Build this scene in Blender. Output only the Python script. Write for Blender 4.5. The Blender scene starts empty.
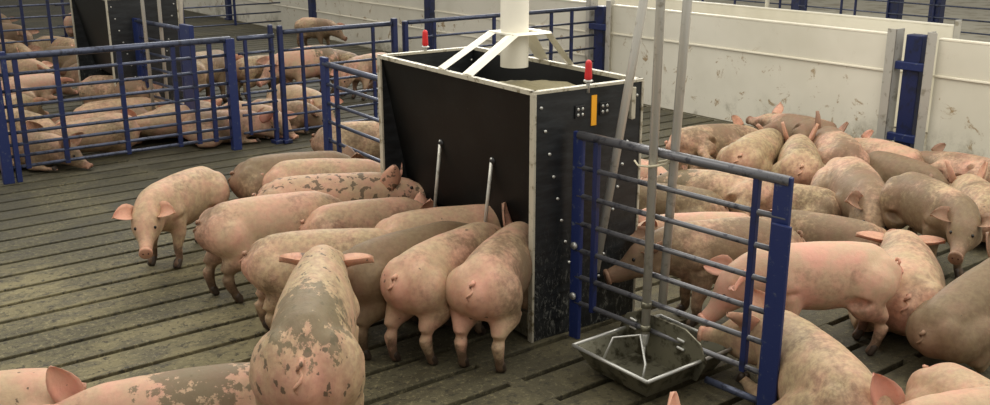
import bpy, bmesh, math, random
import numpy as np
from mathutils import Vector, Matrix
R = math.radians
# ---------------------------------------------------------------- camera, sky, light, exposure
cd = bpy.data.cameras.new('camera'); cam = bpy.data.objects.new('camera', cd); bpy.context.collection.objects.link(cam)
cam.location = (0, 0, 1.8); cam.rotation_euler = (R(90-16.4), 0, R(-37.5))
cd.sensor_width = 36; cd.lens = 36*990/990; cd.clip_end = 200
bpy.context.scene.camera = cam
vs = bpy.context.scene.view_settings
vs.view_transform = 'Standard'; vs.look = 'None'; vs.gamma = 1; vs.use_curve_mapping = False; vs.exposure = 0.06
W = bpy.data.worlds.new('world'); bpy.context.scene.world = W; W.use_nodes = True
bg = W.node_tree.nodes['Background']; bg.inputs[0].default_value = (1.0, .97, .9, 1); bg.inputs[1].default_value = .52
def area(name, loc, rot, sx, sy, power, col):
    l = bpy.data.lights.new(name, 'AREA'); l.shape = 'RECTANGLE'; l.size = sx; l.size_y = sy; l.energy = power; l.color = col
    o = bpy.data.objects.new(name, l); bpy.context.collection.objects.link(o); o.location = loc; o.rotation_euler = rot; return o
area('daylight_opening', (9.5, 13, 4.2), (R(-38), R(38), 0), 14, 4, 800, (1, .98, .93))
area('barn_strip_light', (5.0, 1.8, 3.6), (0, R(12), 0), 3.5, 9, 240, (1, .96, .86))
area('barn_strip_light', (0.6, 5.0, 3.6), (0, 0, 0), 2.5, 9, 140, (1, .96, .86))
COL = bpy.context.collection

# ---------------------------------------------------------------- mesh helpers
class MB:
    def __init__(s): s.v = []; s.f = []; s.m = []
    def add(s, vs, fs, mi=0):
        b = len(s.v); s.v += [tuple(p) for p in vs]; s.f += [tuple(i+b for i in f) for f in fs]; s.m += [mi]*len(fs); return s
    def box(s, lo, hi, mi=0):
        (a, b, c), (d, e, f) = lo, hi
        return s.add([(a,b,c),(d,b,c),(d,e,c),(a,e,c),(a,b,f),(d,b,f),(d,e,f),(a,e,f)],
                     [(0,3,2,1),(4,5,6,7),(0,1,5,4),(1,2,6,5),(2,3,7,6),(3,0,4,7)], mi)
    def tube(s, pts, rad, n=12, mi=0, up=(0,0,1), cap=True):
        """loft of ellipses along pts; rad: number or list of numbers / (ry,rz)"""
        P = [np.array(p, float) for p in pts]; k = len(P)
        if not isinstance(rad, (list, tuple)): rad = [rad]*k
        vs = []; fs = []; upv = np.array(up, float)
        for i in range(k):
            t = P[min(i+1, k-1)]-P[max(i-1, 0)]; t = t/(np.linalg.norm(t)+1e-9)
            u = upv if abs(t@upv) < .97 else np.array([1., 0, 0])
            sd = np.cross(u, t); sd /= np.linalg.norm(sd); uu = np.cross(t, sd)
            ry, rz = rad[i] if isinstance(rad[i], (tuple, list)) else (rad[i], rad[i])
            for j in range(n):
                a = 2*math.pi*j/n; vs.append(P[i]+sd*ry*math.cos(a)+uu*rz*math.sin(a))
        for i in range(k-1):
            for j in range(n):
                j2 = (j+1) % n; fs.append((i*n+j, i*n+j2, (i+1)*n+j2, (i+1)*n+j))
        if cap: fs += [tuple(reversed(range(n))), tuple(range((k-1)*n, k*n))]
        return s.add(vs, fs, mi)
    def limb(s, pts, rad, n=12, mi=0, sub=4):
        """rounded tapered chain: smooth interpolation and rounded ends"""
        P = [np.array(p, float) for p in pts]; Q = []; r = []
        for i in range(len(P)-1):
            for k in range(sub):
                t = k/sub; p0 = P[max(i-1,0)]; p1 = P[i]; p2 = P[i+1]; p3 = P[min(i+2,len(P)-1)]
                Q.append(.5*((2*p1)+(-p0+p2)*t+(2*p0-5*p1+4*p2-p3)*t*t+(-p0+3*p1-3*p2+p3)*t**3))
                t2 = t*t*(3-2*t); r.append(rad[i]*(1-t2)+rad[i+1]*t2)
        Q.append(P[-1]); r.append(rad[-1])
        d0 = Q[0]-Q[1]; d0 /= np.linalg.norm(d0)+1e-9; d1 = Q[-1]-Q[-2]; d1 /= np.linalg.norm(d1)+1e-9
        A = [Q[0]+d0*r[0]*x for x in (.97,.8,.45)]; ra = [r[0]*x for x in (.25,.6,.9)]
        B = [Q[-1]+d1*r[-1]*x for x in (.45,.8,.97)]; rb = [r[-1]*x for x in (.9,.6,.25)]
        return s.tube(A+Q+B, ra+r+rb, n, mi)
    def ball(s, c, r, n=14, mi=0):
        if not isinstance(r, (tuple, list)): r = (r,r,r)
        vs = [(c[0],c[1],c[2]+r[2])]; m = n//2
        for i in range(1, m):
            for j in range(n):
                a = math.pi*i/m; b = 2*math.pi*j/n
                vs.append((c[0]+r[0]*math.sin(a)*math.cos(b), c[1]+r[1]*math.sin(a)*math.sin(b), c[2]+r[2]*math.cos(a)))
        vs.append((c[0],c[1],c[2]-r[2])); fs = []
        for j in range(n):
            j2 = (j+1) % n; fs.append((0, 1+j, 1+j2)); e = len(vs)-1
            fs.append((e, e-n+j2, e-n+j))
            for i in range(m-2): fs.append((1+i*n+j, 1+(i+1)*n+j, 1+(i+1)*n+j2, 1+i*n+j2))
        return s.add(vs, fs, mi)
    def mesh(s, name, mats, smooth=False):
        me = bpy.data.meshes.new(name); me.from_pydata(s.v, [], s.f)
        for m in (mats if isinstance(mats, list) else [mats]): me.materials.append(m)
        me.polygons.foreach_set('material_index', s.m)
        if smooth: me.polygons.foreach_set('use_smooth', [True]*len(s.f))
        me.update(); return me
    def build(s, name, mats, parent=None, smooth=False, bevel=0, loc=None):
        o = bpy.data.objects.new(name, s.mesh(name, mats, smooth)); COL.objects.link(o)
        if parent: o.parent = parent
        if loc: o.location = loc
        if bevel:
            b = o.modifiers.new('bevel', 'BEVEL'); b.width = bevel; b.segments = 2; b.limit_method = 'ANGLE'
        return o
def tag(o, label=None, cat=None, group=None, kind=None):
    for k, v in (('label', label), ('category', cat), ('group', group), ('kind', kind)):
        if v: o[k] = v
    return o
def thing(name, label, cat, loc=(0,0,0), rz=0, group=None):
    o = bpy.data.objects.new(name, None); COL.objects.link(o); o.location = loc; o.rotation_euler = (0,0,rz)
    o.empty_display_size = .1
    return tag(o, label, cat, group)

# ---------------------------------------------------------------- materials
def rgb(r, g, b):
    f = lambda c: (c/255/12.92) if c/255 <= .04045 else ((c/255+.055)/1.055)**2.4
    return (f(r), f(g), f(b), 1)
class NT:
    def __init__(s, name):
        s.mat = bpy.data.materials.new(name); s.mat.use_nodes = True; s.t = s.mat.node_tree; s.b = s.t.nodes['Principled BSDF']
        s.co = s.n('ShaderNodeTexCoord').outputs['Object']
    def n(s, k, **kw):
        x = s.t.nodes.new(k)
        for a, v in kw.items(): setattr(x, a, v)
        return x
    def put(s, sock, v):
        if hasattr(v, 'is_linked'): s.t.links.new(v, sock)
        elif v is not None: sock.default_value = v
    def noise(s, scale, detail=4, rough=.55, co=None, out=0, dist=0):
        x = s.n('ShaderNodeTexNoise'); s.put(x.inputs['Vector'], co or s.co); x.inputs['Scale'].default_value = scale
        x.inputs['Detail'].default_value = detail; x.inputs['Roughness'].default_value = rough; x.inputs['Distortion'].default_value = dist
        return x.outputs[out]
    def ramp(s, f, a, b, va=0., vb=1.):
        x = s.n('ShaderNodeMapRange', interpolation_type='SMOOTHSTEP'); s.put(x.inputs[0], f)
        for i, v in enumerate((a, b, va, vb)): s.put(x.inputs[i+1], v)
        return x.outputs[0]
    def mix(s, f, a, b):
        x = s.n('ShaderNodeMix', data_type='RGBA'); s.put(x.inputs[0], f); s.put(x.inputs[6], a); s.put(x.inputs[7], b); return x.outputs[2]
    def math(s, op, a, b=None):
        x = s.n('ShaderNodeMath', operation=op); s.put(x.inputs[0], a); s.put(x.inputs[1], b); return x.outputs[0]
    def mapping(s, scale, co=None, loc=(0,0,0)):
        x = s.n('ShaderNodeMapping'); s.put(x.inputs[0], co or s.co); x.inputs[3].default_value = scale; x.inputs[1].default_value = loc; return x.outputs[0]
    def xyz(s, v):
        x = s.n('ShaderNodeSeparateXYZ'); s.put(x.inputs[0], v); return x.outputs
    def bump(s, h, strength=.3, dist=.01):
        x = s.n('ShaderNodeBump'); x.inputs['Strength'].default_value = strength; x.inputs['Distance'].default_value = dist
        s.put(x.inputs['Height'], h); s.put(s.b.inputs['Normal'], x.outputs[0])
    def fin(s, col=None, rough=None, metal=None):
        s.put(s.b.inputs['Base Color'], col); s.put(s.b.inputs['Roughness'], rough); s.put(s.b.inputs['Metallic'], metal); return s.mat
def plain(name, col, rough=.5, metal=0., dirt=None, amount=.5, scale=14):
    m = NT(name)
    if dirt:
        f = m.ramp(m.noise(scale, 6, .65), .62-amount*.3, .72-amount*.2); c = m.mix(f, col, dirt)
    else: c = col
    m.bump(m.noise(60, 3), .08, .003)
    return m.fin(c, rough, metal)
M = {}
M['blue'] = plain('blue_paint', rgb(26,37,80), .42, 0, rgb(24,30,52), .4, 9)
M['bluegrime'] = plain('blue_paint_scuffed', rgb(27,41,90), .45, 0, rgb(82,90,104), .15, 30)
M['galv'] = plain('galvanised_steel', rgb(200,197,188), .3, .35, rgb(160,154,140), .25, 12)
M['rail'] = plain('weathered_blue_steel', rgb(74,80,100), .34, .4, rgb(48,50,62), .4, 30)
M['grail'] = plain('bare_worn_steel', rgb(112,112,116), .34, .5, rgb(66,66,74), .35, 24)
M['steel'] = plain('stainless_steel', rgb(128,125,108), .35, .6, rgb(66,62,48), .5, 14)
M['trim'] = plain('pale_steel_edge', rgb(190,184,166), .45, .2, rgb(120,110,86), .35, 18)
M['pvc'] = plain('white_pvc', rgb(240,235,220), .35, 0, rgb(220,212,192), .2, 4)
M['red'] = plain('red_plastic', rgb(205,40,42), .4)
M['yellow'] = plain('yellow_label', rgb(250,176,40), .5)
M['bolt'] = plain('bolt_steel', rgb(190,190,185), .35, .6)
M['darkp'] = plain('black_plastic_plate', rgb(24,25,27), .45)
M['rope'] = plain('pale_string', rgb(205,196,170), .8)
# black hopper plastic with feed dust and scratches near the ground
m = NT('black_hopper_plastic'); z = m.xyz(m.co)[2]
str_ = m.noise(7, 8, .7, m.mapping((1,1,5)))
sc = m.noise(26, 8, .8, m.mapping((1.5,1.5,.7)), dist=1.5)
low = m.ramp(z, .58, .12); f = m.math('MULTIPLY', low, m.ramp(sc, .52, .64))
c = m.mix(m.ramp(str_, .35, .75), rgb(18,20,22), rgb(44,47,50)); c = m.mix(m.math('MULTIPLY', f, .7), c, rgb(140,140,132))
m.bump(sc, .15, .004); M['black'] = m.fin(c, .42, 0)
# hopper slope: black sheet with fine specks
m = NT('black_sheet'); sp = m.noise(55, 6, .8); c = m.mix(m.ramp(m.noise(5,6,.6), .4, .7), rgb(8,9,9), rgb(17,19,19))
c = m.mix(m.math('MULTIPLY', m.ramp(sp, .64, .72), .7), c, rgb(120,122,116)); m.bump(m.noise(3, 3), .1, .02); m.b.inputs['Specular IOR Level'].default_value = .25; M['sheet'] = m.fin(c, .5, 0)
m = NT('meal_feed'); c = m.mix(m.noise(30, 6, .7), rgb(108,102,78), rgb(150,140,108)); m.bump(m.noise(90, 5), .6, .01); M['feed'] = m.fin(c, .95)
# white boards with soiling
m = NT('white_board'); z = m.xyz(m.co)[2]
sp = m.ramp(m.noise(5.5, 9, .75, dist=.6), .575, .64); big = m.ramp(m.noise(.9, 4, .6), .35, .75)
low = m.ramp(z, .62, .3); pat = m.math('MULTIPLY', sp, m.ramp(z, .75, .5, .12, 1))
c = m.mix(big, rgb(232,227,212), rgb(214,209,192)); c = m.mix(m.math('MULTIPLY', pat, .8), c, rgb(150,118,66))
c = m.mix(m.math('MULTIPLY', m.ramp(m.noise(2.2, 8, .7), .5, .66), m.math('MULTIPLY', m.ramp(z, .35, .02), .8)), c, rgb(116,108,84))
scr = m.ramp(m.noise(16, 5, .6, m.mapping((1,3,.25))), .66, .72); c = m.mix(m.math('MULTIPLY', scr, .1), c, rgb(150,146,130))
M['board'] = m.fin(c, .5)
m = NT('clean_white_board'); M['cap'] = m.fin(m.mix(m.ramp(m.noise(2, 4), .4, .7), rgb(240,234,216), rgb(226,220,200)), .45)
# concrete slats with manure film
m = NT('slatted_concrete')
a = m.noise(1.1, 7, .62); b2 = m.noise(9, 8, .7, m.mapping((.45,1,1))); g = m.noise(45, 6, .75)
c = m.mix(m.ramp(a, .38, .62), rgb(82,77,56), rgb(124,115,84)); c = m.mix(m.math('MULTIPLY', m.ramp(b2, .47, .58), .65), c, rgb(66,60,40))
c = m.mix(m.math('MULTIPLY', m.ramp(g, .52, .64), .6), c, rgb(150,140,106)); c = m.mix(m.math('MULTIPLY', m.ramp(m.noise(26, 6, .78), .53, .61), .85), c, rgb(42,38,30))
px, py, pz = m.xyz(m.co); c = m.mix(m.math('MULTIPLY', m.ramp(px, 1.7, 2.6), .5), c, rgb(62,57,42)); far_mask = m.math('MULTIPLY', m.ramp(py, 5.0, 6.2), m.ramp(px, 8, 6.0, .55, .9)); wn = m.ramp(m.noise(2.2, 6), .3, .6)  # floor colour gets darker towards the hopper side and towards the far pens
c = m.mix(m.math('MULTIPLY', far_mask, m.math('MULTIPLY', wn, .85)), c, rgb(48,46,36))
m.bump(m.math('ADD', b2, g), .5, .012); M['floor'] = m.fin(c, m.ramp(b2, .4, .7, .85, .65))
M['pit'] = plain('dark_pit', rgb(22,20,16), .8)
M['slab'] = plain('pale_concrete', rgb(168,162,144), .8, 0, rgb(140,132,112), .5, 3)
# pig skin: colour and mud driven by each pig's own properties
m = NT('pig_skin')
at_ = lambda n, t='OBJECT': m.n('ShaderNodeAttribute', attribute_type=t, attribute_name=n)
lp = at_('lp', 'GEOMETRY').outputs['Vector']; mk = m.xyz(at_('mk', 'GEOMETRY').outputs['Vector']); pinkm = mk[0]
seed = at_('seed').outputs['Fac']; tone = at_('tone').outputs['Fac']; mud = at_('mud').outputs['Fac']; spots = at_('spots').outputs['Fac']
cmb = m.n('ShaderNodeCombineXYZ'); m.put(cmb.inputs[0], seed); m.put(cmb.inputs[1], m.math('MULTIPLY', seed, 1.7))
add = m.n('ShaderNodeVectorMath', operation='ADD'); m.put(add.inputs[0], lp); m.put(add.inputs[1], cmb.outputs[0]); q = add.outputs[0]
lz = m.xyz(lp)[2]
fine = m.noise(34, 6, .7, q); mid = m.noise(7, 6, .6, q); big = m.noise(2.3, 5, .55, q)
c = m.mix(m.ramp(mid, .3, .7), rgb(214,158,140), rgb(194,166,138))
tn = m.mix(m.ramp(fine, .35, .65), rgb(176,158,120), rgb(140,120,92)); c = m.mix(m.math('MULTIPLY', tone, m.ramp(mid, .2, .6, .6, 1)), c, tn)
c = m.mix(m.math('MULTIPLY', pinkm, .65), c, rgb(226,152,136))
thr = m.math('SUBTRACT', .62, m.math('MULTIPLY', mud, .42)); mm = m.ramp(m.math('ADD', m.math('MULTIPLY', big, .75), m.math('MULTIPLY', fine, .25)), thr, m.math('ADD', thr, .16))
c = m.mix(m.math('MULTIPLY', mm, .72), c, rgb(96,78,58))
# blotches
wz = m.n('ShaderNodeTexNoise'); m.put(wz.inputs['Vector'], q); wz.inputs['Scale'].default_value = 25; wz.inputs['Detail'].default_value = 3
bl = m.ramp(wz.outputs[0], m.math('SUBTRACT', .80, m.math('MULTIPLY', spots, .235)), m.math('SUBTRACT', .83, m.math('MULTIPLY', spots, .235)))
c = m.mix(m.math('MULTIPLY', bl, .85), c, rgb(92,80,64))
# one large patch at a place on the body
dv = m.n('ShaderNodeVectorMath', operation='DISTANCE'); m.put(dv.inputs[0], lp); m.put(dv.inputs[1], at_('patch').outputs['Vector'])
dd = m.math('ADD', dv.outputs['Value'], m.math('MULTIPLY', m.math('SUBTRACT', m.noise(16, 6, .7, q), .5), .62)); pr = at_('patch_size').outputs['Fac']
c = m.mix(m.math('MULTIPLY', m.ramp(dd, pr, m.math('SUBTRACT', pr, .03)), .82), c, rgb(104,94,72))
# soiled lower legs
lg = m.math('ADD', lz, m.math('MULTIPLY', m.math('SUBTRACT', m.noise(16, 5, .7, q), .5), .3)); 
c = m.mix(m.math('MULTIPLY', m.ramp(lg, .17, .07), .8), c, rgb(70,54,40))
m.bump(m.math('ADD', fine, m.math('MULTIPLY', m.noise(9, 4, .6, m.mapping((2.2,1,1), q)), 1.2)), .35, .008)
m.b.inputs['Subsurface Weight'].default_value = .08; m.b.inputs['Subsurface Radius'].default_value = (.02,.008,.004); m.b.inputs['Subsurface Scale'].default_value = .5
m.b.inputs['Specular IOR Level'].default_value = .3
M['skin'] = m.fin(c, .6)
M['eye'] = plain('dark_eye', rgb(18,12,10), .15); M['hoof'] = plain('horn_hoof', rgb(58,46,36), .6)
M['nostril'] = plain('nostril', rgb(70,30,26), .8)
# ---------------------------------------------------------------- floor
f = MB(); P0, PITCH, GAP = 4.052, .21, .032
k = -22
EDGE = [-2.6, 2.25, 3.7, 5.9, 8.1]
while True:
    y0 = P0+k*PITCH+GAP/2; y1 = y0+PITCH-GAP; k += 1
    if y0 > 7.35: break
    f.box((-3, y0, -.20), (6.9, y1, 0))
    for e in EDGE[1:-1]: f.box((e-.035, y1-.001, -.20), (e+.035, y1+GAP+.001, -.001))
while y0 < 24:
    y1 = y0+PITCH-GAP; f.box((-3, y0, -.20), (6.9, y1, 0)); y0 += PITCH
tag(f.build('floor', M['floor'], bevel=.004), kind='structure')
tag(MB().box((-3,-1,-.6),(6.9,24,-.5)).build('floor', M['pit']), kind='structure')
tag(MB().box((6.9,-1,-.6),(30,30,-.0)).build('floor', M['slab']), kind='structure')
# ---------------------------------------------------------------- white board walls
def board_wall(name, x, y0, y1, grooves, top=.912, base=.01, mat='board'):
    b = MB(); zs = [base]+list(grooves)+[top]
    for i in range(len(zs)-1):
        off = .004*(i % 2); b.box((x-off, y0, zs[i]+(.004 if i else 0)), (x+.045, y1, zs[i+1]-.004))
    w = tag(b.build(name, M[mat], bevel=.003), kind='structure')
    for g in grooves: tag(MB().box((x-.012, y0, g-.012), (x, y1, g+.004)).build('board_ledge', M['cap'], w, bevel=.003))
    tag(MB().box((x-.006, y0, top-.004), (x+.052, y1, top+.012)).build('board_cap', M['cap'], w, bevel=.003))
    return w
board_wall('wall_right', 6.9, -1.0, 3.74, (.655,))
board_wall('wall_right', 6.9, 4.10, 7.10, (.648,))
board_wall('wall_right', 6.9, 7.38, 10.2, (.39,.632))
board_wall('wall_right', 6.9, 10.42, 13.3, (.39,.62))
board_wall('wall_right', 6.9, 13.52, 16.4, (.39,.62))
board_wall('wall_right', 6.9, 16.62, 23.5, (.39,.62))
board_wall('wall_back', 7.86, 4.12, 19, (.5,), top=.905, mat='cap')
# steel channels that end each board wall, with the blue posts between them
def channel(label, y, w, x=6.84, sy=1, h=.965):
    c = MB(); a, b = sorted((y, y+w*sy)); c.box((x, a, 0), (x+.006, b, h)); c.box((x, a if sy > 0 else b-.006, 0), (x+.11, a+.006 if sy > 0 else b, h))
    o = c.build('steel_channel', M['galv'], bevel=.002); return tag(o, label, 'channel', 'steel end channels of the board walls')
channel('grey steel channel left of the blue wall post nearest the camera', 4.04, .075)
channel('grey steel channel right of the blue wall post nearest the camera', 3.80, .075, sy=-1)
channel('steel channel left of the blue post behind the hopper', 7.36, .06); channel('steel channel right of the blue post behind the hopper', 7.13, .06, sy=-1)
channel('steel channel capping the near end of the second white board wall', 4.14, .06, x=7.84, sy=-1, h=.96)
def post(label, x, y, sx, sy, h, br=True, mat='blue', group='blue steel wall posts'):
    t = thing('steel_post', label, 'post', (x, y, 0), group=group)
    MB().box((-sx/2,-sy/2,0),(sx/2,sy/2,h)).build('shaft', M[mat], t, bevel=.008)
    MB().box((-sx/2-.015,-sy/2-.03,0),(sx/2+.015,sy/2+.03,.03)).build('base_plate', M[mat], t, bevel=.004)
    if br:
        for z in (.16, .70):
            MB().box((-sx/2-.02,-sy/2-.055,z-.03),(-sx/2+.03,sy/2+.055,z+.03)).build('bracket', M['bluegrime'], t, bevel=.006)
    return t
post('blue square wall post between two grey channels at the right', 6.93, 3.92, .10, .13, .93)
post('blue wall post standing behind the black hopper at the end of the rails', 6.90, 7.245, .10, .13, .90)
post('blue wall post left of the white down tube', 6.90, 10.31, .10, .12, .95, False)
post('blue wall post above the brown pig by the far wall', 6.90, 13.41, .10, .12, .95, False)
post('blue wall post furthest up the far white wall', 6.90, 16.51, .10, .12, .95, False)
# ---------------------------------------------------------------- gates
def gate(label, p0, p1, rails, stiles, loc=None, top_r=.019, r=.0105, ends=None, group=None, mat='rail', smat='blue', sw=.022, plates=(), cat='gate', ztop=None):
    """rails: heights; stiles: distances from p0"""
    p0 = np.array(p0, float); p1 = np.array(p1, float); d = p1-p0; L = np.hypot(*d); a = math.atan2(d[1], d[0])
    t = thing('pen_gate', label, cat, (p0[0], p0[1], 0), a, group)
    for i, z in enumerate(rails):
        MB().tube([(0,0,z),(L,0,z)], top_r if i == 0 else r, 12).build('rail', M[mat], t, smooth=True)
    for s_ in stiles: MB().box((s_-sw/2,-.012,min(rails)-.02),(s_+sw/2,.012,rails[0]-.002)).build('stile', M[smat], t, bevel=.003)
    for s_, w, h, th in plates: MB().box((s_-w/2,-th/2,.0),(s_+w/2,th/2,h)).build('end_post', M['bluegrime'], t, bevel=.004)
    return t
RL = (.862,.745,.632,.528,.432,.345,.262,.182,.105)
gate('long blue gate of many thin rails closing the back left pen', (1.35,7.26), (3.02,7.26), RL, (.14,.40,.83,1.22,1.37,1.50), sw=.034, r=.0125, top_r=.024,
     plates=((.0,.07,.78,.05),(.07,.035,.9,.04),(1.66,.07,.87,.06)), group='gates along the pen partition')
gate('narrow blue gate panel left of the hinge posts', (3.08,7.26), (3.38,7.26), RL[:7]+(.12,), (.06,.28), sw=.026, plates=(), top_r=.019, group='gates along the pen partition')
post('left one of the two thin dark blue hinge posts by the narrow gate', 3.36, 7.27, .035, .035, .95, False, 'blue', 'dark blue hinge posts by the narrow gate')
post('right one of the two thin dark blue hinge posts by the narrow gate', 3.43, 7.25, .04, .04, .94, False, 'blue', 'dark blue hinge posts by the narrow gate')
gate('blue gate panel right of the hinge posts in front of the standing pigs', (3.46,7.26), (4.46,7.26), (.885,.74,.60,.47,.34,.22,.09), (.16,.82), sw=.026, group='gates along the pen partition', plates=())
post('left one of the pair of blue posts behind the hopper rim', 4.49, 7.26, .045, .05, .93, False, 'blue', 'pair of blue posts behind the hopper rim')
post('right one of the pair of blue posts behind the hopper rim', 4.60, 7.26, .04, .05, .90, False, 'blue', 'pair of blue posts behind the hopper rim')
gate('blue rail gate running behind the hopper to the wall post', (4.63,7.26), (6.82,7.26), (.885,.75,.62,.49,.36,.23,.10), (.27,.93,1.62,1.88), sw=.03, smat='blue', group='gates along the pen partition')
# gate of the drinker, near end
NG = gate('near blue gate with grey rails standing over the drinker tray', (2.72,2.97), (2.80,1.985), (.91,.775,.652,.53,.41,.29,.17), (.10,.86), r=.0108, top_r=.019, sw=.024,
     plates=((.0,.055,.925,.02),(.965,.068,.925,.02)), group=None, mat='grail')
MB().tube([(.70,0,.055),(.96,0,.055)], .014).build('rail', M['rail'], NG, smooth=True)
MB().box((.95,-.035,.0),(1.025,-.02,.76)).build('latch_plate', M['bluegrime'], NG, bevel=.004)
for z in (.43,.2): MB().tube([(.0,-.012,z),(.0,-.022,z)], .016).build('bolt', M['bolt'], NG, smooth=True)
gate('short blue gate between the hopper and the free-standing blue post', (2.92,5.56), (2.86,4.37), (.885,.76,.64,.52,.40,.28,.16), (.16,1.1), r=.011, top_r=.018, sw=.026, plates=((.0,.075,.925,.03),))
# ---------------------------------------------------------------- hopper feeders
def hopper(label, y0, y1, x0=2.54, x1=3.125, h=1.088, full=True, g='black hopper feeders'):
    cx = (x0+x1)/2; t = thing('feeder_hopper', label, 'feeder', (cx, y0, 0), R(-2.6), g); W_ = (x1-x0)/2; L = y1-y0
    for yy, sg in ((0, 1), (L, -1)):
        ya, yb = sorted((yy, yy+.02*sg))
        e = MB().box((-W_, ya, 0), (W_, yb, h)).build('end_panel', M['black'], t, bevel=.002)
        for xx in (-W_, W_):
            MB().box((xx-.008 if xx < 0 else xx-.004, ya-.006, 0), (xx+.004 if xx < 0 else xx+.008, yb+.006, h+.004)).build('edge_trim', M['trim'], e, bevel=.002)
        MB().box((-W_-.006, ya-.005, h), (W_+.006, yb+.005, h+.012)).build('rim', M['trim'], e)
        for sx in (-1, 1):
            for k in range(9):
                z = 1.03-.10*k; xx = sx*(W_-.03-.235*(1.03-z)*1.0)
                MB().tube([(xx, ya-.006, z), (xx, yb+.006, z)], .0065, 8).build('rivet', M['bolt'], e, smooth=True)
    for sx in (-1, 1):
        a = [(sx*W_,h),(sx*(W_-.06),.85),(sx*(W_-.18),.36),(sx*(W_-.20),.34),(sx*(W_-.02),h)]
        a = [(sx*(W_-.004),h),(sx*(W_-.155),.36),(sx*(W_-.167),.36),(sx*(W_-.018),h)]
        b = MB(); vs = [(x,.015,z) for x,z in a]+[(x,L-.015,z) for x,z in a]
        fs = [(0,1,2,3),(7,6,5,4),(0,4,5,1),(1,5,6,2),(2,6,7,3),(3,7,4,0)]
        b.add(vs, fs); s_ = b.build('hopper_side', M['sheet'], t)
        MB().box((min(sx*(W_+.006),sx*(W_-.02)), .01, h-.006), (max(sx*(W_+.006),sx*(W_-.02)), L-.01, h+.012)).build('rim', M['trim'], s_)
        # adjusting rods
        for yy in ((.42,.86) if full else ()):
            rd = MB().tube([(sx*(W_-.075),yy,.71),(sx*(W_-.06),yy+.05,.30)], .0085, 8).build('adjusting_rod', M['galv'], t, smooth=True)
            MB().ball((sx*(W_-.085),yy,.715), (.018,.022,.022), 10).build('rod_eye', M['darkp'], rd, smooth=True)
            MB().tube([(sx*(W_-.11),yy,.725),(sx*(W_-.07),yy,.725)], .007, 8).build('rod_bolt', M['bolt'], rd, smooth=True)
        p = MB().box((sx*.02 if sx > 0 else -W_+.0, .02, .02), (W_-.0 if sx > 0 else -.02, L-.02, .04)); p.box((sx*W_-.012, .02, .02), (sx*W_+.012, L-.02, .13))
        p.build('feed_pan', M['steel'], t, bevel=.004)
    MB().box((-.02,.02,.04),(.02,L-.02,.34)).build('centre_board', M['sheet'], t)
    # meal inside
    n = 16; fv = []; ff = []
    rnd = random.Random(4)
    for i in range(n+1):
        for j in range(n+1):
            u = i/n; v = j/n; z = 1.052-.2*max(0,v-.35)-.2*max(0,.3-v)-.06*abs(u-.6)+rnd.uniform(-.006,.006); w = W_-.03-.31*(h-z)*.95
            fv.append((-w+2*w*u, .03+(L-.06)*v, z))
    for i in range(n):
        for j in range(n): a = i*(n+1)+j; ff.append((a, a+n+1, a+n+2, a+1))
    o = MB().add(fv, ff).build('feed_meal', M['feed'], smooth=True); o.parent = t
    if full:
        for yy, s_ in ((.0, 0), (L, 1)):
            r = MB().tube([(-.015,yy+.0,h-.02),(-.015,yy,h+.05)], .008, 8).build('pin', M['bolt'], t, smooth=True)
            MB().limb([(-.015,yy,h+.045),(-.015,yy,h+.105)], [.016,.014], 12).build('pin_grip', M['red'], r, smooth=True)
            MB().ball((-.015,yy,h+.03), (.022,.022,.008), 12).build('pin_collar', M['bolt'], r, smooth=True)
        MB().box((.005,-.004,.925),(.033,0,1.055)).build('yellow_label', M['yellow'], t)
        for xx in (-.06, .075):
            kb = MB().box((xx-.026,-.008,.965),(xx+.026,0,1.02)); 
            kb = kb.build('grip_plate', M['darkp'], t, bevel=.002)
            for a in (-.012,.012):
                for b in (-.012,.012): MB().ball((xx+a,-.009,.9925+b), (.0075,.004,.0075), 8).build('stud', M['bolt'], kb, smooth=True)
        MB().box((W_-.075,-.02,.93),(W_-.05,0,1.07)).build('pipe_clip', M['trim'], t, bevel=.003)
        # bracket that holds the down tube
        br = MB()
        tx = .068; zt = h+.17
        for yy in (.50,.72):
            pts = [(-W_+.0,yy,h+.015),(-.10+tx,.60+(yy-.61)*.75,zt),(.10+tx,.60+(yy-.61)*.75,zt),(W_,yy,h+.015)]
            for q in range(3):
                a_, b_ = np.array(pts[q]), np.array(pts[q+1]); br.tube([a_,b_], [(.042,.008)]*2, 4, up=(0,0,1))
        br.box((-.11+tx,.50,zt-.004),(-.07+tx,.70,zt+.006)); br.box((.07+tx,.50,zt-.004),(.11+tx,.70,zt+.006))
        br.build('tube_bracket', M['pvc'], t, bevel=.002)
    return t
hopper('big black box hopper full of meal in the middle of the photo', 3.03, 4.35)
hopper('second black hopper with a drinker gate in the pen further back', 8.62, 9.94, full=False)
dt = thing('down_tube', 'thick white plastic feed tube coming down into the hopper', 'pipe', (2.90, 3.63, 0))
MB().tube([(0,0,1.10),(0,0,1.13),(0,0,3.4)], .066, 28, cap=False).build('tube', M['pvc'], dt, smooth=True)
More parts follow.
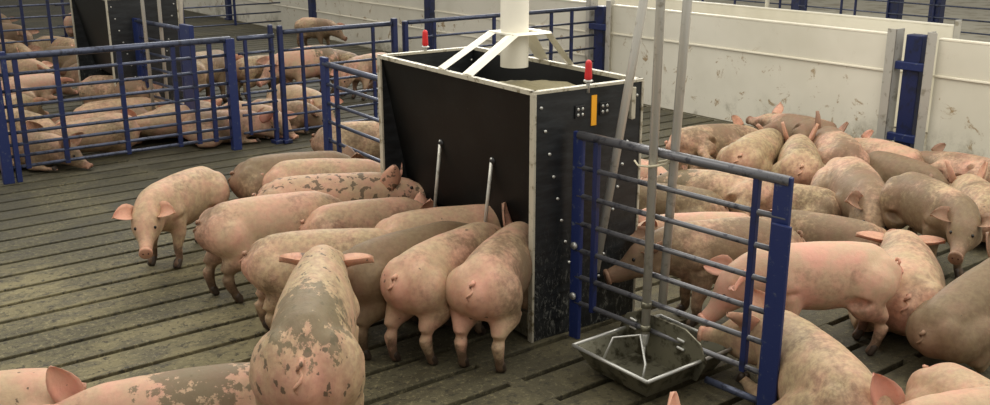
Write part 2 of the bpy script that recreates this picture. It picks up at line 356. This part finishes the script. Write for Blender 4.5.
# ---------------------------------------------------------------- drinker
def pipe(label, pts, r, name='water_pipe', mat='galv', grp=None, noz=False):
    t = thing(name, label, 'pipe', pts[0] if pts[0][2] < pts[-1][2] else pts[-1], 0, grp); o = t.location
    MB().tube([tuple(Vector(p)-o) for p in pts], r, 16).build('tube', M[mat], t, smooth=True)
    return t
wp = pipe('front upright galvanised water pipe ending in a nozzle over the drinker tray', [(2.725,2.555,.16),(2.725,2.555,3.3)], .0175)
MB().limb([(0,0,.0),(-.006,-.006,-.035)], [.019,.014], 12).build('nozzle', M['bolt'], wp, smooth=True); MB().tube([(-.006,-.006,-.04),(-.012,-.01,-.09)], .0055, 8).build('nipple_pin', M['bolt'], wp, smooth=True)
for z in (.03,.13): MB().tube([(0,0,z-.012),(0,0,z+.012)], .022, 12).build('coupling', M['steel'], wp, smooth=True)
wq = pipe('rear upright galvanised water pipe leaning slightly beside the front one', [(2.80,2.54,.26),(2.775,2.47,1.5),(2.735,2.36,3.3)], .0175)
pipe('slanting steel pipe leaning across the corner of the hopper', [(2.80,2.935,.30),(3.03,2.935,1.45),(3.43,2.935,3.45)], .0185, 'leaning_pipe')
o = MB(); o.tube([(2.70,2.555,.862),(2.72,2.53,.868),(2.76,2.52,.872),(2.805,2.50,.90),(2.815,2.53,.885),(2.79,2.555,.87),(2.74,2.58,.865),(2.70,2.555,.862)], .005, 6)
o.tube([(2.70,2.555,.862),(2.69,2.60,.86),(2.70,2.63,.872)], .004, 6)
tag(o.build('string_tie', M['rope'], smooth=True), 'pale string tied round both upright pipes at the gate top rail', 'string')
T = thing('drinker_tray', 'square stainless drinker tray with sloping sides on the slats under the near gate', 'drinker', (2.715, 2.495, 0))
tv = MB(); rim = [(-.245,-.20),(.245,-.20),(.245,.20),(-.245,.20)]; bot = [(-.19,-.15),(.19,-.15),(.19,.15),(-.19,.15)]
vs = [(x,y,.13) for x,y in rim]+[(x,y,.03) for x,y in bot]+[(x*.965,y*.96,.13) for x,y in rim]+[(x*.955,y*.94,.042) for x,y in bot]
fs = []
for i in range(4):
    j = (i+1) % 4; fs += [(i,j,4+j,4+i)[::-1], (8+i,8+j,12+j,12+i), (i,j,8+j,8+i)]
fs += [(4,5,6,7)[::-1], (12,13,14,15)]
tv.add(vs, fs); tv.build('tray', M['steel'], T)
rm = MB(); q = [(-.25,-.205,.132),(.25,-.205,.132),(.25,.205,.132),(-.25,.205,.132)]
for i in range(4): rm.tube([q[i], q[(i+1)%4]], .0075, 8)
rm.build('rolled_rim', M['bolt'], T, smooth=True)
dv = MB(); pr = [(-.19,.04),(.19,.04),(.235,.13),(.20,.20),(.12,.235),(-.12,.235),(-.20,.20),(-.235,.13)]; n = len(pr)
dv.add([(-.004,y,z) for y,z in pr]+[(.004,y,z) for y,z in pr], [tuple(range(n)), tuple(range(2*n-1,n-1,-1))]+[(i,i+n,(i+1)%n+n,(i+1)%n) for i in range(n)])
dvo = dv.build('divider_plate', M['steel'], T, bevel=.002, loc=(.045,0,0))
for yy in (-.12,.14):
    for zz in (.15,.185): MB().limb([(-.008,yy,zz),(-.012,yy+.025,zz+.004)], [.006,.006], 8).build('bolt', M['bolt'], dvo, smooth=True)
for sx in (-1, 1):
    MB().tube([(sx*.20,.10,.06),(sx*.13,.10,.17),(sx*.06,.02,.19),(sx*.13,-.08,.12),(sx*.17,-.10,.05)], .005, 8).build('guard_rod', M['bolt'], T, smooth=True)
# ---------------------------------------------------------------- second drinker gate and far gates
G2_ = gate('small blue gate with water pipes in front of the second hopper', (2.75,8.58), (2.84,7.66), (.91,.775,.652,.53,.41,.29,.17), (.10,.80), r=.0115, top_r=.018, sw=.026, plates=((.0,.10,.93,.03),(.92,.17,.95,.04)), group='drinker gates')
NG['group'] = 'drinker gates'
pipe('left thin upright water pipe at the second hopper', [(2.70,8.2,.2),(2.68,8.2,2.6)], .015, grp='water pipes at the second hopper'); pipe('right thin upright water pipe at the second hopper', [(2.80,8.14,.2),(2.82,8.14,2.6)], .015, grp='water pipes at the second hopper')
pipe('white plastic upright pipe behind the second hopper gate', [(3.03,8.3,.8),(3.14,8.3,2.6)], .018, mat='pvc', grp='water pipes at the second hopper')
gate('far gate of thin rails left of the second hopper', (1.2,12.9), (3.5,12.9), (1.0,.86,.72,.58,.44,.30,.16), (.4,.9,1.2,1.35,1.6,1.9,2.2), sw=.035, r=.012, top_r=.018, group='far gates beyond the second hopper', plates=((2.3,.1,1.0,.05),))
gate('far gate of thin rails in front of the distant white wall', (3.55,14.4), (6.85,14.4), (1.0,.86,.72,.58,.44,.30,.16), (.1,.9,1.75,2.55), sw=.035, r=.011, top_r=.016, group='far gates beyond the second hopper')
# beyond the wall: the neighbouring pens
for i, (ya, yb) in enumerate(((2.0,4.4),(4.5,6.9),(7.0,9.4),(9.5,12.0))):
    gate(['rail gate beyond the white wall above the wall post','rail gate beyond the white wall left of the one above the wall post','rail gate beyond the white wall over the pig with pricked ear','rail gate beyond the white wall beside the upright pipes'][i], (9.6,yb), (9.6,ya), (1.02,.90,.78,.66,.54,.42,.30,.18), (.1,.55,.72,1.1,1.6,2.25), sw=.02, r=.008, top_r=.014, group='rail gates in the neighbouring pens')
for i, yy in enumerate((2.0,3.3,4.45,5.3,5.75,6.95,9.45)):
    post(['at the right edge','second from the right edge','third from the right edge','in the close pair, right one','in the close pair, left one','left of the close pair','furthest left'][i]+' of the blue posts beyond the white wall', 9.66, yy, .10, .12, 1.1, False, 'blue', 'blue posts in the neighbouring pens')
pipe('white upright pipe beyond the white wall between blue posts', [(9.5,7.25,.0),(9.5,7.25,2.2)], .025, mat='pvc')
post('blue box post beside the end of the second white board wall', 8.6, 3.55, .25, .22, .9, False, 'blue', 'blue posts in the neighbouring pens')
# ---------------------------------------------------------------- pigs
def rotm(yaw, pitch):
    cy, sy, cp, sp = math.cos(yaw), math.sin(yaw), math.cos(pitch), math.sin(pitch)
    return np.array([[cy*cp, -sy, -cy*sp], [sy*cp, cy, -sy*sp], [sp, 0, cp]])
LEGS = {
 'stand': dict(f=[(.19,.085,.37),(.17,.10,.25),(.195,.10,.135),(.185,.10,.055),(.20,.10,.025)], h=[(-.235,.088,.385),(-.20,.102,.285),(-.295,.10,.19),(-.275,.10,.06),(-.255,.10,.025)]),
 'lie': dict(f=[(.19,.08,.36),(.13,.13,.27),(.26,.14,.245),(.33,.13,.24),(.37,.13,.24)], h=[(-.22,.09,.36),(-.08,.15,.29),(-.24,.17,.25),(-.14,.17,.24),(-.09,.17,.24)]),
 'side': dict(f=[(.19,.07,.37),(.19,.09,.25),(.25,.09,.14),(.27,.09,.06),(.29,.09,.03)], h=[(-.22,.07,.385),(-.13,.10,.27),(-.24,.09,.18),(-.18,.09,.07),(-.16,.09,.03)]),
}
LEGS['sit'] = dict(f=[(.19,.085,.37),(.15,.095,.25),(.13,.10,.13),(.09,.10,.03),(.09,.10,.0)], h=[(-.22,.09,.36),(-.06,.15,.34),(-.20,.17,.22),(-.08,.17,.19),(-.02,.17,.18)])
def pig(label, x, y, hd, pose='stand', s=1., hy=0, hp=-25, bend=0, roll=0, ear='side', tone=.5, mud=.3, spots=.2, patch=None, pr=0., fat=1., dz=0, vx=.012, step=0, group=None, tw=None):
    hd, hy, hp, bend, roll = R(hd), R(hy), R(hp), R(bend), R(roll)
    K = bend/.6                                   # curvature of the spine in plan
    mb = MB()
    mb.tube([(-.385,0,.45),(-.37,0,.435),(-.335,0,.42),(-.27,0,.407),(-.16,0,.40),(0,0,.388),(.12,0,.388),(.22,0,.398),(.30,0,.408),(.36,0,.415)],
            [(.025,.03),(.055,.07),(.09,.115),(.135,.152),(.152,.166),(.16,.178),(.153,.172),(.14,.16),(.118,.138),(.08,.10)], 24)
    for sx in (-1, 1):
        L = LEGS[pose]
        jit = step*sx
        f = [(a+jit*.4*max(0,(.37-c)/.35), b*sx, c) for a, b, c in L['f']]; h = [(a-jit*.4*max(0,(.38-c)/.35), b*sx, c) for a, b, c in L['h']]
        if pose in ('stand', 'side'): f[-1] = (f[-1][0]+.02, f[-1][1], f[-1][2]+.006)
        mb.limb(f, [.083,.054,.032,.0245,.029]); mb.limb(h, [.118,.098,.042,.026,.029])
        mb.ball((-.275, .078*sx, .40), (.10,.078,.125))
    # neck and head
    D = rotm(hy*.5, hp*.5)@np.array([1.,0,0]); o0 = np.array([.27,0,.415]); o = o0+D*.15+np.array([0,0,-.005])
    H = rotm(hy, hp); hh = lambda p: o+H@np.array(p, float)
    mb.tube([o0-np.array([.08,0,0]), o0+D*.02, o0+D*.08, hh((.0,0,.0)), hh((.05,0,-.005))], [(.12,.145),(.118,.14),(.108,.128),(.096,.108),(.085,.09)], 20, up=tuple(H[:,2]))
    mb.tube([hh(p) for p in ((-.07,0,.01),(-.03,0,.004),(.02,0,0),(.07,0,-.008),(.11,0,-.018),(.15,0,-.028),(.19,0,-.034),(.23,0,-.036),(.255,0,-.036),(.262,0,-.036))],
            [(.06,.07),(.088,.095),(.095,.098),(.088,.088),(.07,.070),(.053,.055),(.044,.047),(.040,.043),(.039,.041),(.03,.033)], 20, up=tuple(H[:,2]))
    for sx in (-1, 1):
        mb.limb([hh((.0,.05*sx,-.05)), hh((.08,.035*sx,-.05)), hh((.15,.015*sx,-.055))], [.055,.042,.022], 10, sub=2)
        mb.limb([hh((.03,.05*sx,.05)), hh((.10,.04*sx,.025))], [.035,.022], 8, sub=2)
    mb.limb([hh((.08,0,-.062)), hh((.2,0,-.072))], [.035,.022], 10, sub=2)
    V = np.array(mb.v); F = mb.f
    me0 = bpy.data.meshes.new('pigraw'); me0.from_pydata([tuple(p) for p in V], [], F)
    ob0 = bpy.data.objects.new('pigraw', me0); COL.objects.link(ob0)
    r = ob0.modifiers.new('r', 'REMESH'); r.mode = 'VOXEL'; r.voxel_size = vx/s
    sm = ob0.modifiers.new('s', 'SMOOTH'); sm.factor = .5; sm.iterations = int(round(7*(.012/vx)))
    dg = bpy.context.evaluated_depsgraph_get(); me1 = ob0.evaluated_get(dg).to_mesh()
    nv = len(me1.vertices); A = np.empty(nv*3); me1.vertices.foreach_get('co', A); A = A.reshape(-1,3)
    FF = [tuple(p.vertices) for p in me1.polygons]
    ob0.evaluated_get(dg).to_mesh_clear(); bpy.data.objects.remove(ob0); bpy.data.meshes.remove(me0)
    # details over the body
    ex = MB()
    for sx in (-1, 1):
        ex.ball(hh((.105,.0585*sx,.03)), .0105, 10, 1)
        a1 = {'side': (25*sx, 58*sx), 'up': (0, 22*sx), 'fwd': (-25*sx, 40*sx), 'back': (70*sx, 35*sx), 'flop': (0, 80*sx)}[ear]
        yawe, out = R(a1[0]), R(a1[1])
        base = np.array([-.012,.068*sx,.068]); n = 9; ev = []; ef = []
        dirv = np.array([math.sin(abs(yawe))*-1 if ear == 'back' else (.35 if ear in ('fwd','side') else .12), math.sin(out), math.cos(out)]); dirv /= np.linalg.norm(dirv)
        wv = np.cross(dirv, np.array([0, -sx*math.cos(out*.6), math.sin(abs(out))*.8])); wv /= np.linalg.norm(wv)
        nv_ = np.cross(wv, dirv); 
        if nv_[0] > 0: nv_ = -nv_
        prof = [(0,.040),(.12,.050),(.3,.060),(.5,.058),(.7,.046),(.85,.030),(.95,.016),(1,.004)]
        for off in (0, 1):
            for t, w in prof:
                for j in range(7):
                    u = (j-3)/3
                    p = base+dirv*(t*.15-.01)+wv*w*u+nv_*(.028*(1-u*u)*(1-t*.5)*1.2-.0+(.006 if off else 0)*(1-.6*abs(u)))+dirv*0
                    p = p+np.array([.03*t*t,0,-.03*t*t if ear in ('side','fwd','flop') else 0])
                    ev.append(hh(p))
        kk = len(prof)*7
        for i in range(len(prof)-1):
            for j in range(6):
                a = i*7+j; ef.append((a,a+1,a+8,a+7)); b = a+kk; ef.append((b,b+7,b+8,b+1))
            ef.append((i*7, (i+1)*7, (i+1)*7+kk, i*7+kk)); ef.append((i*7+6, i*7+6+kk, (i+1)*7+6+kk, (i+1)*7+6))
        e_ = (len(prof)-1)*7
        for j in range(6): ef.append((e_+j, e_+j+1, e_+j+1+kk, e_+j+kk)); ef.append((j, j+kk, j+1+kk, j+1))
        ex.add(ev, ef, 0)
        ex.ball(hh((.262,.0155*sx,-.032)), (.006,.007,.009), 8, 3)
    # snout disc, tail, hooves
    ex.tube([hh((.245,0,-.036)), hh((.262,0,-.036)), hh((.266,0,-.036))], [(.0415,.043),(.042,.043),(.035,.036)], 18, 0, up=tuple(H[:,2]))
    for k in range(1):
        tp = [(-.370,0,.475)]+[(-.380-.006*i/2-.007*math.cos(i*1.1), .010*math.sin(i*1.1)+.002*i, .474-.0085*i) for i in range(0,10)]
        ex.tube(tp, [.012]+[.0095-.0006*i for i in range(10)], 8)
    for sx in (-1, 1):
        L = LEGS[pose]; jit = step*sx
        for nm, sg in (('f',1),('h',-1)):
            a, b, c = L[nm][-1]; a = a+sg*jit*.4 
            if nm == 'f' and pose in ('stand','side'): a += .02
            a -= .012; zz = 0 if pose in ('stand', 'side') else c-.03
            for q in (-1, 1): ex.limb([(a,(b+.011*q)*sx,zz+.045), (a+.016,(b+.013*q)*sx,zz+.016)], [.019,.017], 8, 2, sub=1)
    EV = np.array(ex.v); nb = len(A); P = np.vstack([A, EV]); lpv = P.copy()
    # masks: snout, ears, rump are pinker
    ds = np.linalg.norm(P-hh((.27,0,-.036)), axis=1); mk = np.clip(1-ds/.10, 0, 1)
    mi_ex = np.array(ex.m)
    isear = np.zeros(len(P)); isear[nb:] = 1
    mk = np.maximum(mk, isear*.55)
    rump = np.clip(1-np.linalg.norm((P-np.array([-.38,0,.36]))*np.array([1,.8,.8]), axis=1)/.17, 0, 1)*.8; mk = np.maximum(mk, rump)
    # pose
    if pose == 'lie': P = P*np.array([1,1.05,1]); 
    P[:,1] *= fat*.95
    if roll:
        c, sn = math.cos(roll), math.sin(roll); Y = P[:,1].copy(); Z = P[:,2]-.39; P[:,1] = Y*c-Z*sn; P[:,2] = .39+Y*sn+Z*c
    if pose == 'sit':
        a = R(17); c, sn = math.cos(a), math.sin(a); X = P[:,0]+.25; Z = P[:,2]-.22; P[:,0] = X*c-Z*sn-.25; P[:,2] = X*sn+Z*c+.2
    if abs(K) > 1e-4:
        X = P[:,0].copy(); Y = P[:,1].copy(); Xc = np.clip(X, -.4, .35); ex_ = X-Xc; th = K*Xc
        P[:,0] = np.sin(th)/K - Y*np.sin(th) + ex_*np.cos(th); P[:,1] = (1-np.cos(th))/K + Y*np.cos(th) + ex_*np.sin(th)
    P *= s
    if pose == 'stand': zmin = 0
    else:
        zb = np.percentile(P[:nb,2], 2.0); zmin = zb-.0
    P[:,2] -= zmin; P[:,2] += dz
    low = P[:,2] < .02
    if pose != 'stand': P[low,2] = .004+.016*np.exp((P[low,2]-.02)/.05)
    else: P[:,2] = np.maximum(P[:,2], .002)
    me = bpy.data.meshes.new('pig'); me.from_pydata([tuple(p) for p in P], [], FF+[tuple(i+nb for i in f) for f in ex.f])
    for k in ('skin','eye','hoof','nostril'): me.materials.append(M[k])
    mi = [0]*len(FF)+list(ex.m); me.polygons.foreach_set('material_index', mi); me.polygons.foreach_set('use_smooth', [True]*len(mi))
    at1 = me.attributes.new('lp', 'FLOAT_VECTOR', 'POINT'); at1.data.foreach_set('vector', lpv.ravel())
    v2 = np.zeros((len(P),3)); v2[:,0] = mk; at2 = me.attributes.new('mk', 'FLOAT_VECTOR', 'POINT'); at2.data.foreach_set('vector', v2.ravel())
    me.update()
    ob = bpy.data.objects.new('pig', me); COL.objects.link(ob); ob.location = (x, y, 0); ob.rotation_euler = (0,0,hd)
    pig.n = getattr(pig, 'n', 0)+1
    ob['seed'] = float(pig.n*3.37 % 50); ob['tone'] = float(tone); ob['mud'] = float(mud); ob['spots'] = float(spots)
    ob['patch'] = [float(v) for v in (patch or (0,0,9))]; ob['patch_size'] = float(pr)
    tag(ob, label, 'pig', group); return ob
pig('pale pig facing the camera alone on the slats left of the feeding row, ears spread', 1.76, 5.06, -148, s=0.82, hy=30, hp=-26, ear='side', tone=0.65, mud=0.25, spots=0.15, bend=10)
pig('grey-rumped pig with blackened hind legs at the far end of the feeding row', 2.40, 5.04, -12, s=0.86, tone=0.8, mud=0.75, spots=0.3, hp=-30, ear='back', group='pigs feeding shoulder to shoulder at the black hopper')
pig('long smooth tan pig with one round dark blotch near the far end of the row', 2.48, 4.81, -28, s=0.86, tone=0.6, mud=0.22, spots=0.0, patch=(0.12, 0.1, 0.5), pr=0.09, hp=-35, ear='back', group='pigs feeding shoulder to shoulder at the black hopper')
pig('brownish pink pig standing behind the speckled one, its curled tail toward the facing pig', 1.91, 4.31, -6, s=0.86, tone=0.35, mud=0.42, spots=0.2, hp=-30, ear='side', group='pigs feeding shoulder to shoulder at the black hopper', step=0.1)
pig('dark-speckled pink pig with its ear up against the hopper', 2.28, 4.43, -20, s=0.9, tone=0.45, mud=0.38, spots=1.0, hp=8, hy=-14, ear='up', group='pigs feeding shoulder to shoulder at the black hopper', fat=0.92)
pig('small smooth pig squeezed between the speckled pig and the brown-backed one', 2.32, 4.11, -12, s=0.774, tone=0.5, mud=0.25, spots=0.05, hp=-35, ear='back', group='pigs feeding shoulder to shoulder at the black hopper', fat=0.85)
pig('brown-backed pig whose rump is behind the left ear of the big foreground pig', 1.88, 3.70, -23, s=0.84, tone=0.7, mud=0.36, spots=0.1, hp=-25, ear='flop', group='pigs feeding shoulder to shoulder at the black hopper', step=0.08)
pig('pinkish pig with small dark freckles, its back arched behind the dark brown pig', 2.47, 3.63, -14, s=0.86, tone=0.55, mud=0.25, spots=0.4, hp=-35, ear='side', group='pigs feeding shoulder to shoulder at the black hopper', fat=0.9)
pig('dark brown muddy pig third from the near end of the feeding row', 2.12, 3.44, 9, s=0.86, tone=0.8, mud=0.98, spots=0.3, hp=2, ear='side', group='pigs feeding shoulder to shoulder at the black hopper', fat=0.85, step=-0.1)
pig('pink-rumped pig with fine freckles, second from the near end of the feeding row', 2.23, 3.26, 20, s=0.88, tone=0.5, mud=0.25, spots=0.45, hp=-10, ear='flop', group='pigs feeding shoulder to shoulder at the black hopper', fat=0.9, step=0.08)
pig('pig with a pink muddy rump nearest the hopper corner, both ears showing', 2.39, 3.09, 35, s=0.88, tone=0.45, mud=0.4, spots=0.4, hp=-2, ear='up', group='pigs feeding shoulder to shoulder at the black hopper', fat=0.95)
pig('big pale pig seen from behind in the foreground, grey mud over its back', 1.38, 2.79, 58, s=1.15, tone=0.75, mud=0.2, spots=0.75, patch=(-0.2, 0, 0.56), pr=0.17, hp=-4, hy=-5, ear='flop', fat=0.8)
pig('pink pig at the lower left corner of the picture, cut off by its edge', 0.45, 3.43, 158, s=0.86, pose='lie', roll=8, tone=0.3, mud=0.25, spots=0.6, hp=-25)
pig('pig below the drinker tray with only a pink ear tip in view', 1.58, 1.50, 17, s=0.86, ear='up', tone=0.3, mud=0.2, hp=-20)
pig('pink pig lying along the bottom edge with a large dark grey patch on its shoulder', 1.02, 3.01, 159, pose='lie', s=0.9, roll=-8, tone=0.3, mud=0.15, spots=0.3, patch=(-0.04, -0.05, 0.5), pr=0.2, hp=-8, ear='up')
pig('pig behind the short gate beside the hopper, its reddened ear between the rails', 3.22, 5.67, -22, s=0.817, tone=0.7, mud=0.5, hp=-45, ear='side')
pig('reddish brown pig lying along the white wall with one ear pricked, furthest from the drinker', 6.40, 4.47, 81, pose='side', s=0.84, roll=70, tone=0.4, mud=0.6, ear='up', hp=0)
pig('tan pig lying on its side with dark legs, behind the two upright water pipes', 5.44, 4.58, -9, pose='side', s=0.86, roll=-62, tone=0.6, mud=0.42, ear='back', hp=0)
pig('pink pig with a dark-eyed face seen between the water pipes beside the hopper', 4.43, 4.45, -59, pose='lie', s=0.78, tone=0.3, mud=0.4, hp=-30, hy=-60, ear='side')
pig('pig with a pink rump and greenish grey back lying below the one by the wall', 5.45, 4.17, 20, pose='lie', s=0.92, roll=15, tone=0.9, mud=0.3, spots=0.2, hp=-15)
pig('pale greenish pig seen from behind with two pink ears up against its wall-side neighbours', 5.56, 3.88, 38, pose='lie', s=0.92, tone=0.9, mud=0.3, spots=0.35, hp=5, ear='up')
pig('brown and pink pig lying with its ears beside those of the pale greenish pig', 5.87, 3.81, 49, pose='lie', s=0.92, roll=20, tone=0.45, mud=0.45, ear='up', hp=0)
pig('pink pig lying on its side along the wall left of the blue wall post', 6.14, 3.59, 71, pose='side', s=0.78, roll=65, tone=0.45, mud=0.42, hp=-5, ear='back')
pig('plump pinkish pig with dark muddy face and pink ear folded over, head toward the camera', 5.10, 3.16, -135, pose='lie', s=1.0, roll=-15, tone=0.5, mud=0.42, spots=0.1, hp=-25, ear='side')
pig('standing muddy-faced pig with wide pink ears looking at the camera near the right edge', 4.78, 2.52, -117, s=0.84, hp=-18, hy=-45, ear='side', tone=0.85, mud=0.55, spots=0.1)
pig('dark-faced pig lying under the blue wall post with one pink ear lit', 5.89, 3.35, -99, pose='lie', s=0.78, tone=0.75, mud=0.75, hp=-30, hy=-25, ear='up')
pig('long pink pig lying against the white wall at the right edge', 6.28, 3.08, 84, pose='side', s=0.78, roll=70, tone=0.3, mud=0.4, hp=0, ear='back')
pig('tan pig seen from behind at the right edge with two pink pricked ears', 5.51, 2.61, 42, pose='lie', s=0.89, tone=0.75, mud=0.45, hp=0, ear='up')
pig('light pig lying between the standing pink pig and the dark sitting one', 4.03, 2.19, 33, pose='lie', s=1.0, roll=0, tone=0.6, mud=0.32, spots=0.2, hp=5, ear='flop', bend=8)
pig('large clean pink pig standing side-on behind the blue gate post with muddy hind legs', 3.47, 2.27, 143, pose='stand', s=0.84, tone=0.12, mud=0.2, spots=0.12, hp=-40, hy=10, ear='side')
pig('dark grey-brown muddy pig sitting at the right edge with its pink ear up', 3.86, 1.80, -3, pose='sit', s=0.78, tone=0.9, mud=1.0, hp=0, hy=10, ear='up', vx=0.012)
pig('pale pink pig lying at the bottom right with its ear against the frame edge', 3.07, 1.27, 150, s=0.903, pose='lie', tone=0.4, mud=0.18, hp=-8, ear='up', roll=-10)
pig('pale pig lying furthest into the bottom right corner of the picture', 3.15, 1.38, -110, pose='lie', s=0.78, tone=0.5, mud=0.2, hp=-15)
pig('large pale pig at the near gate post reaching its snout through to the drinker tray', 2.88, 1.85, 61, pose='lie', s=1.0, tone=0.75, mud=0.27, spots=0.12, hp=-8, ear='fwd', hy=40, fat=0.88, bend=8)
pig('brown-headed pig standing behind the drinker gate with its snout to the hopper', 3.40, 2.70, 150, pose='stand', s=0.86, tone=0.6, mud=0.5, spots=0.0, hp=-18, ear='side')
pig('smooth pink pig lying behind the brown-headed one at the drinker gate', 3.93, 3.28, 143, pose='lie', s=0.78, tone=0.25, mud=0.22, hp=-15, ear='back')
pig('long tan pig with vertical dirt streaks lying behind the top of the blue gate post', 4.41, 2.84, 104, pose='lie', s=0.78, tone=0.65, mud=0.5, spots=0.3, hp=-12, ear='back')
pig('pink-flanked pig with a greenish head lying behind the top rail', 4.47, 3.60, 112, pose='side', s=0.78, roll=50, tone=0.6, mud=0.4, patch=(0.4, 0, 0.45), pr=0.2, hp=0, ear='back')
pig('grey-backed pig lying just right of the pink-flanked one, above the post top', 4.77, 3.36, 113, pose='lie', s=0.78, tone=0.85, mud=0.45, hp=-15, ear='back')
pig('low greenish pig lying beside the hopper end panel', 4.21, 3.75, 111, pose='lie', s=0.78, tone=0.95, mud=0.7, hp=-15, ear='back')
pig('light tan pig lying above the gate rail at the upper left near the second hopper', 3.17, 12.99, -64, pose='lie', s=0.92, tone=0.8, mud=0.3, ear='side', vx=0.017, group='pigs crowded in the pen behind the left gate')
pig('brownish pig lying just left of the light tan pig above the gate rail', 2.56, 13.17, -59, pose='lie', s=0.92, tone=0.7, mud=0.5, vx=0.017, group='pigs crowded in the pen behind the left gate')
pig('dark grey pig whose low back shows between two tan pigs above the gate rail', 3.05, 11.92, 120, pose='lie', s=0.92, tone=0.9, mud=0.85, vx=0.017, group='pigs crowded in the pen behind the left gate')
pig('pale pig lying right above the gate top rail at the left edge', 2.30, 11.62, -31, pose='lie', s=0.84, tone=0.75, mud=0.25, vx=0.017, group='pigs crowded in the pen behind the left gate')
pig('pink pig lying below the top rail in the second bay of the left gate', 2.22, 10.38, 17, pose='lie', s=0.78, tone=0.4, mud=0.3, vx=0.017, group='pigs crowded in the pen behind the left gate')
pig('brown pig lying behind the tall stile of the left gate', 2.97, 10.53, 131, pose='lie', s=0.88, tone=0.6, mud=0.62, vx=0.017, group='pigs crowded in the pen behind the left gate')
pig('tan pig lying behind the first stile of the left gate', 1.74, 9.27, 32, pose='lie', s=0.78, tone=0.8, mud=0.3, vx=0.017, group='pigs crowded in the pen behind the left gate')
pig('spotted pig standing side-on behind the middle of the left gate', 2.55, 8.76, -48, pose='stand', s=0.78, tone=0.5, mud=0.6, spots=0.7, vx=0.017, group='pigs crowded in the pen behind the left gate')
pig('light pig with its long back in the middle bay of the left gate', 2.42, 8.34, 5, pose='lie', s=0.88, tone=0.7, mud=0.2, vx=0.017, group='pigs crowded in the pen behind the left gate')
pig('reddish pig lying right behind the pale flat one at the gate foot', 2.30, 8.05, 170, pose='lie', s=0.86, tone=0.3, mud=0.62, vx=0.017, group='pigs crowded in the pen behind the left gate')
pig('tan pig lying low by the second stile of the left gate', 1.72, 8.34, -73, pose='lie', s=0.85, tone=0.85, mud=0.35, vx=0.017, group='pigs crowded in the pen behind the left gate')
pig('pink and tan pig lying against the left end of the long gate, ear pricked', 1.56, 7.65, -46, pose='lie', s=0.78, tone=0.55, mud=0.5, ear='up', vx=0.017, group='pigs crowded in the pen behind the left gate')
pig('tan pig at the left frame edge beyond the gate post', 1.21, 7.99, -84, pose='lie', s=0.92, tone=0.9, mud=0.4, vx=0.017, group='pigs crowded in the pen behind the left gate')
pig('pale pig lying flat along the foot of the left gate', 2.06, 7.69, 176, pose='side', roll=-70, s=0.86, tone=0.7, mud=0.3, vx=0.017, group='pigs crowded in the pen behind the left gate')
pig('second pale pig lying flat along the gate foot, further right', 2.77, 7.78, 174, pose='side', roll=-70, s=0.86, tone=0.65, mud=0.35, vx=0.017, group='pigs crowded in the pen behind the left gate')
pig('tan pig with two pricked ears at the right half of the left gate', 2.86, 8.06, 26, pose='lie', s=0.78, tone=0.75, mud=0.22, ear='up', hy=-20, vx=0.017, group='pigs crowded in the pen behind the left gate')
pig('brown pig standing beneath the second hopper beside its gate', 3.52, 9.18, 32, pose='stand', s=0.92, tone=0.75, mud=0.55, vx=0.017, group='pigs crowded in the pen behind the left gate')
pig('tan and brown pig standing behind the narrow gate', 4.10, 9.15, 8, pose='stand', s=0.78, tone=0.9, mud=0.4, vx=0.017, group='pigs crowded in the pen behind the left gate')
pig('large half pink half grey pig standing behind the hinge posts', 4.50, 8.94, -169, pose='stand', s=0.92, tone=0.25, mud=0.3, patch=(-0.2, 0, 0.5), pr=0.2, vx=0.017, group='pigs crowded in the pen behind the left gate')
pig('pale pig lying behind the narrow gate at floor level', 3.33, 7.72, -67, pose='lie', s=0.78, tone=0.65, mud=0.25, vx=0.017, group='pigs crowded in the pen behind the left gate')
pig('pinkish pig with its head on its neighbour behind the hinge posts', 2.99, 7.53, -16, pose='lie', s=0.78, tone=0.3, mud=0.4, ear='up', vx=0.017, group='pigs crowded in the pen behind the left gate')
pig('long cream pig lying right of the hinge posts with its ear dark', 3.91, 8.00, -82, pose='lie', s=0.9, tone=0.7, mud=0.15, vx=0.017, group='pigs crowded in the pen behind the left gate')
pig('grey-snouted pig lying in front of the long cream pig', 3.59, 7.69, -50, pose='lie', s=0.78, tone=0.5, mud=0.6, vx=0.017, group='pigs crowded in the pen behind the left gate')
pig('reddish pink pig standing with lowered head left of the far blue posts', 5.02, 8.59, -168, pose='stand', s=0.78, tone=0.15, mud=0.45, hp=-55, vx=0.017, group='pigs crowded in the pen behind the left gate')
pig('greyish pig standing behind the reddish one', 4.91, 9.03, -82, pose='stand', s=0.78, tone=0.9, mud=0.6, vx=0.017, group='pigs crowded in the pen behind the left gate')
pig('pink pig whose back shows above the hopper rim left of the red handle', 5.68, 8.94, 179, pose='lie', s=0.78, tone=0.4, mud=0.4, vx=0.017, group='pigs crowded in the pen behind the left gate')
pig('brown pig standing at the foot of the far white wall', 6.21, 12.04, -65, pose='stand', s=0.78, tone=0.7, mud=0.5, group='pigs in the furthest pens beyond the second hopper', vx=0.017)
pig('grey and pink pig at the upper left beyond the far rails', 3.02, 15.02, -65, pose='lie', s=0.92, tone=0.6, mud=0.7, group='pigs in the furthest pens beyond the second hopper', vx=0.017)
pig('dark pig at the extreme upper left beyond the far rails', 3.21, 16.92, -70, pose='lie', s=0.92, tone=0.7, mud=0.8, group='pigs in the furthest pens beyond the second hopper', vx=0.017)
pig('pink pig standing left of the second hopper behind the far gate', 3.76, 13.97, -90, pose='stand', s=0.92, tone=0.3, mud=0.3, group='pigs in the furthest pens beyond the second hopper', vx=0.017)
pig('tan pig lying left of the foot of the second hopper', 3.66, 13.16, -64, pose='lie', s=0.78, tone=0.8, mud=0.3, group='pigs in the furthest pens beyond the second hopper', vx=0.017)
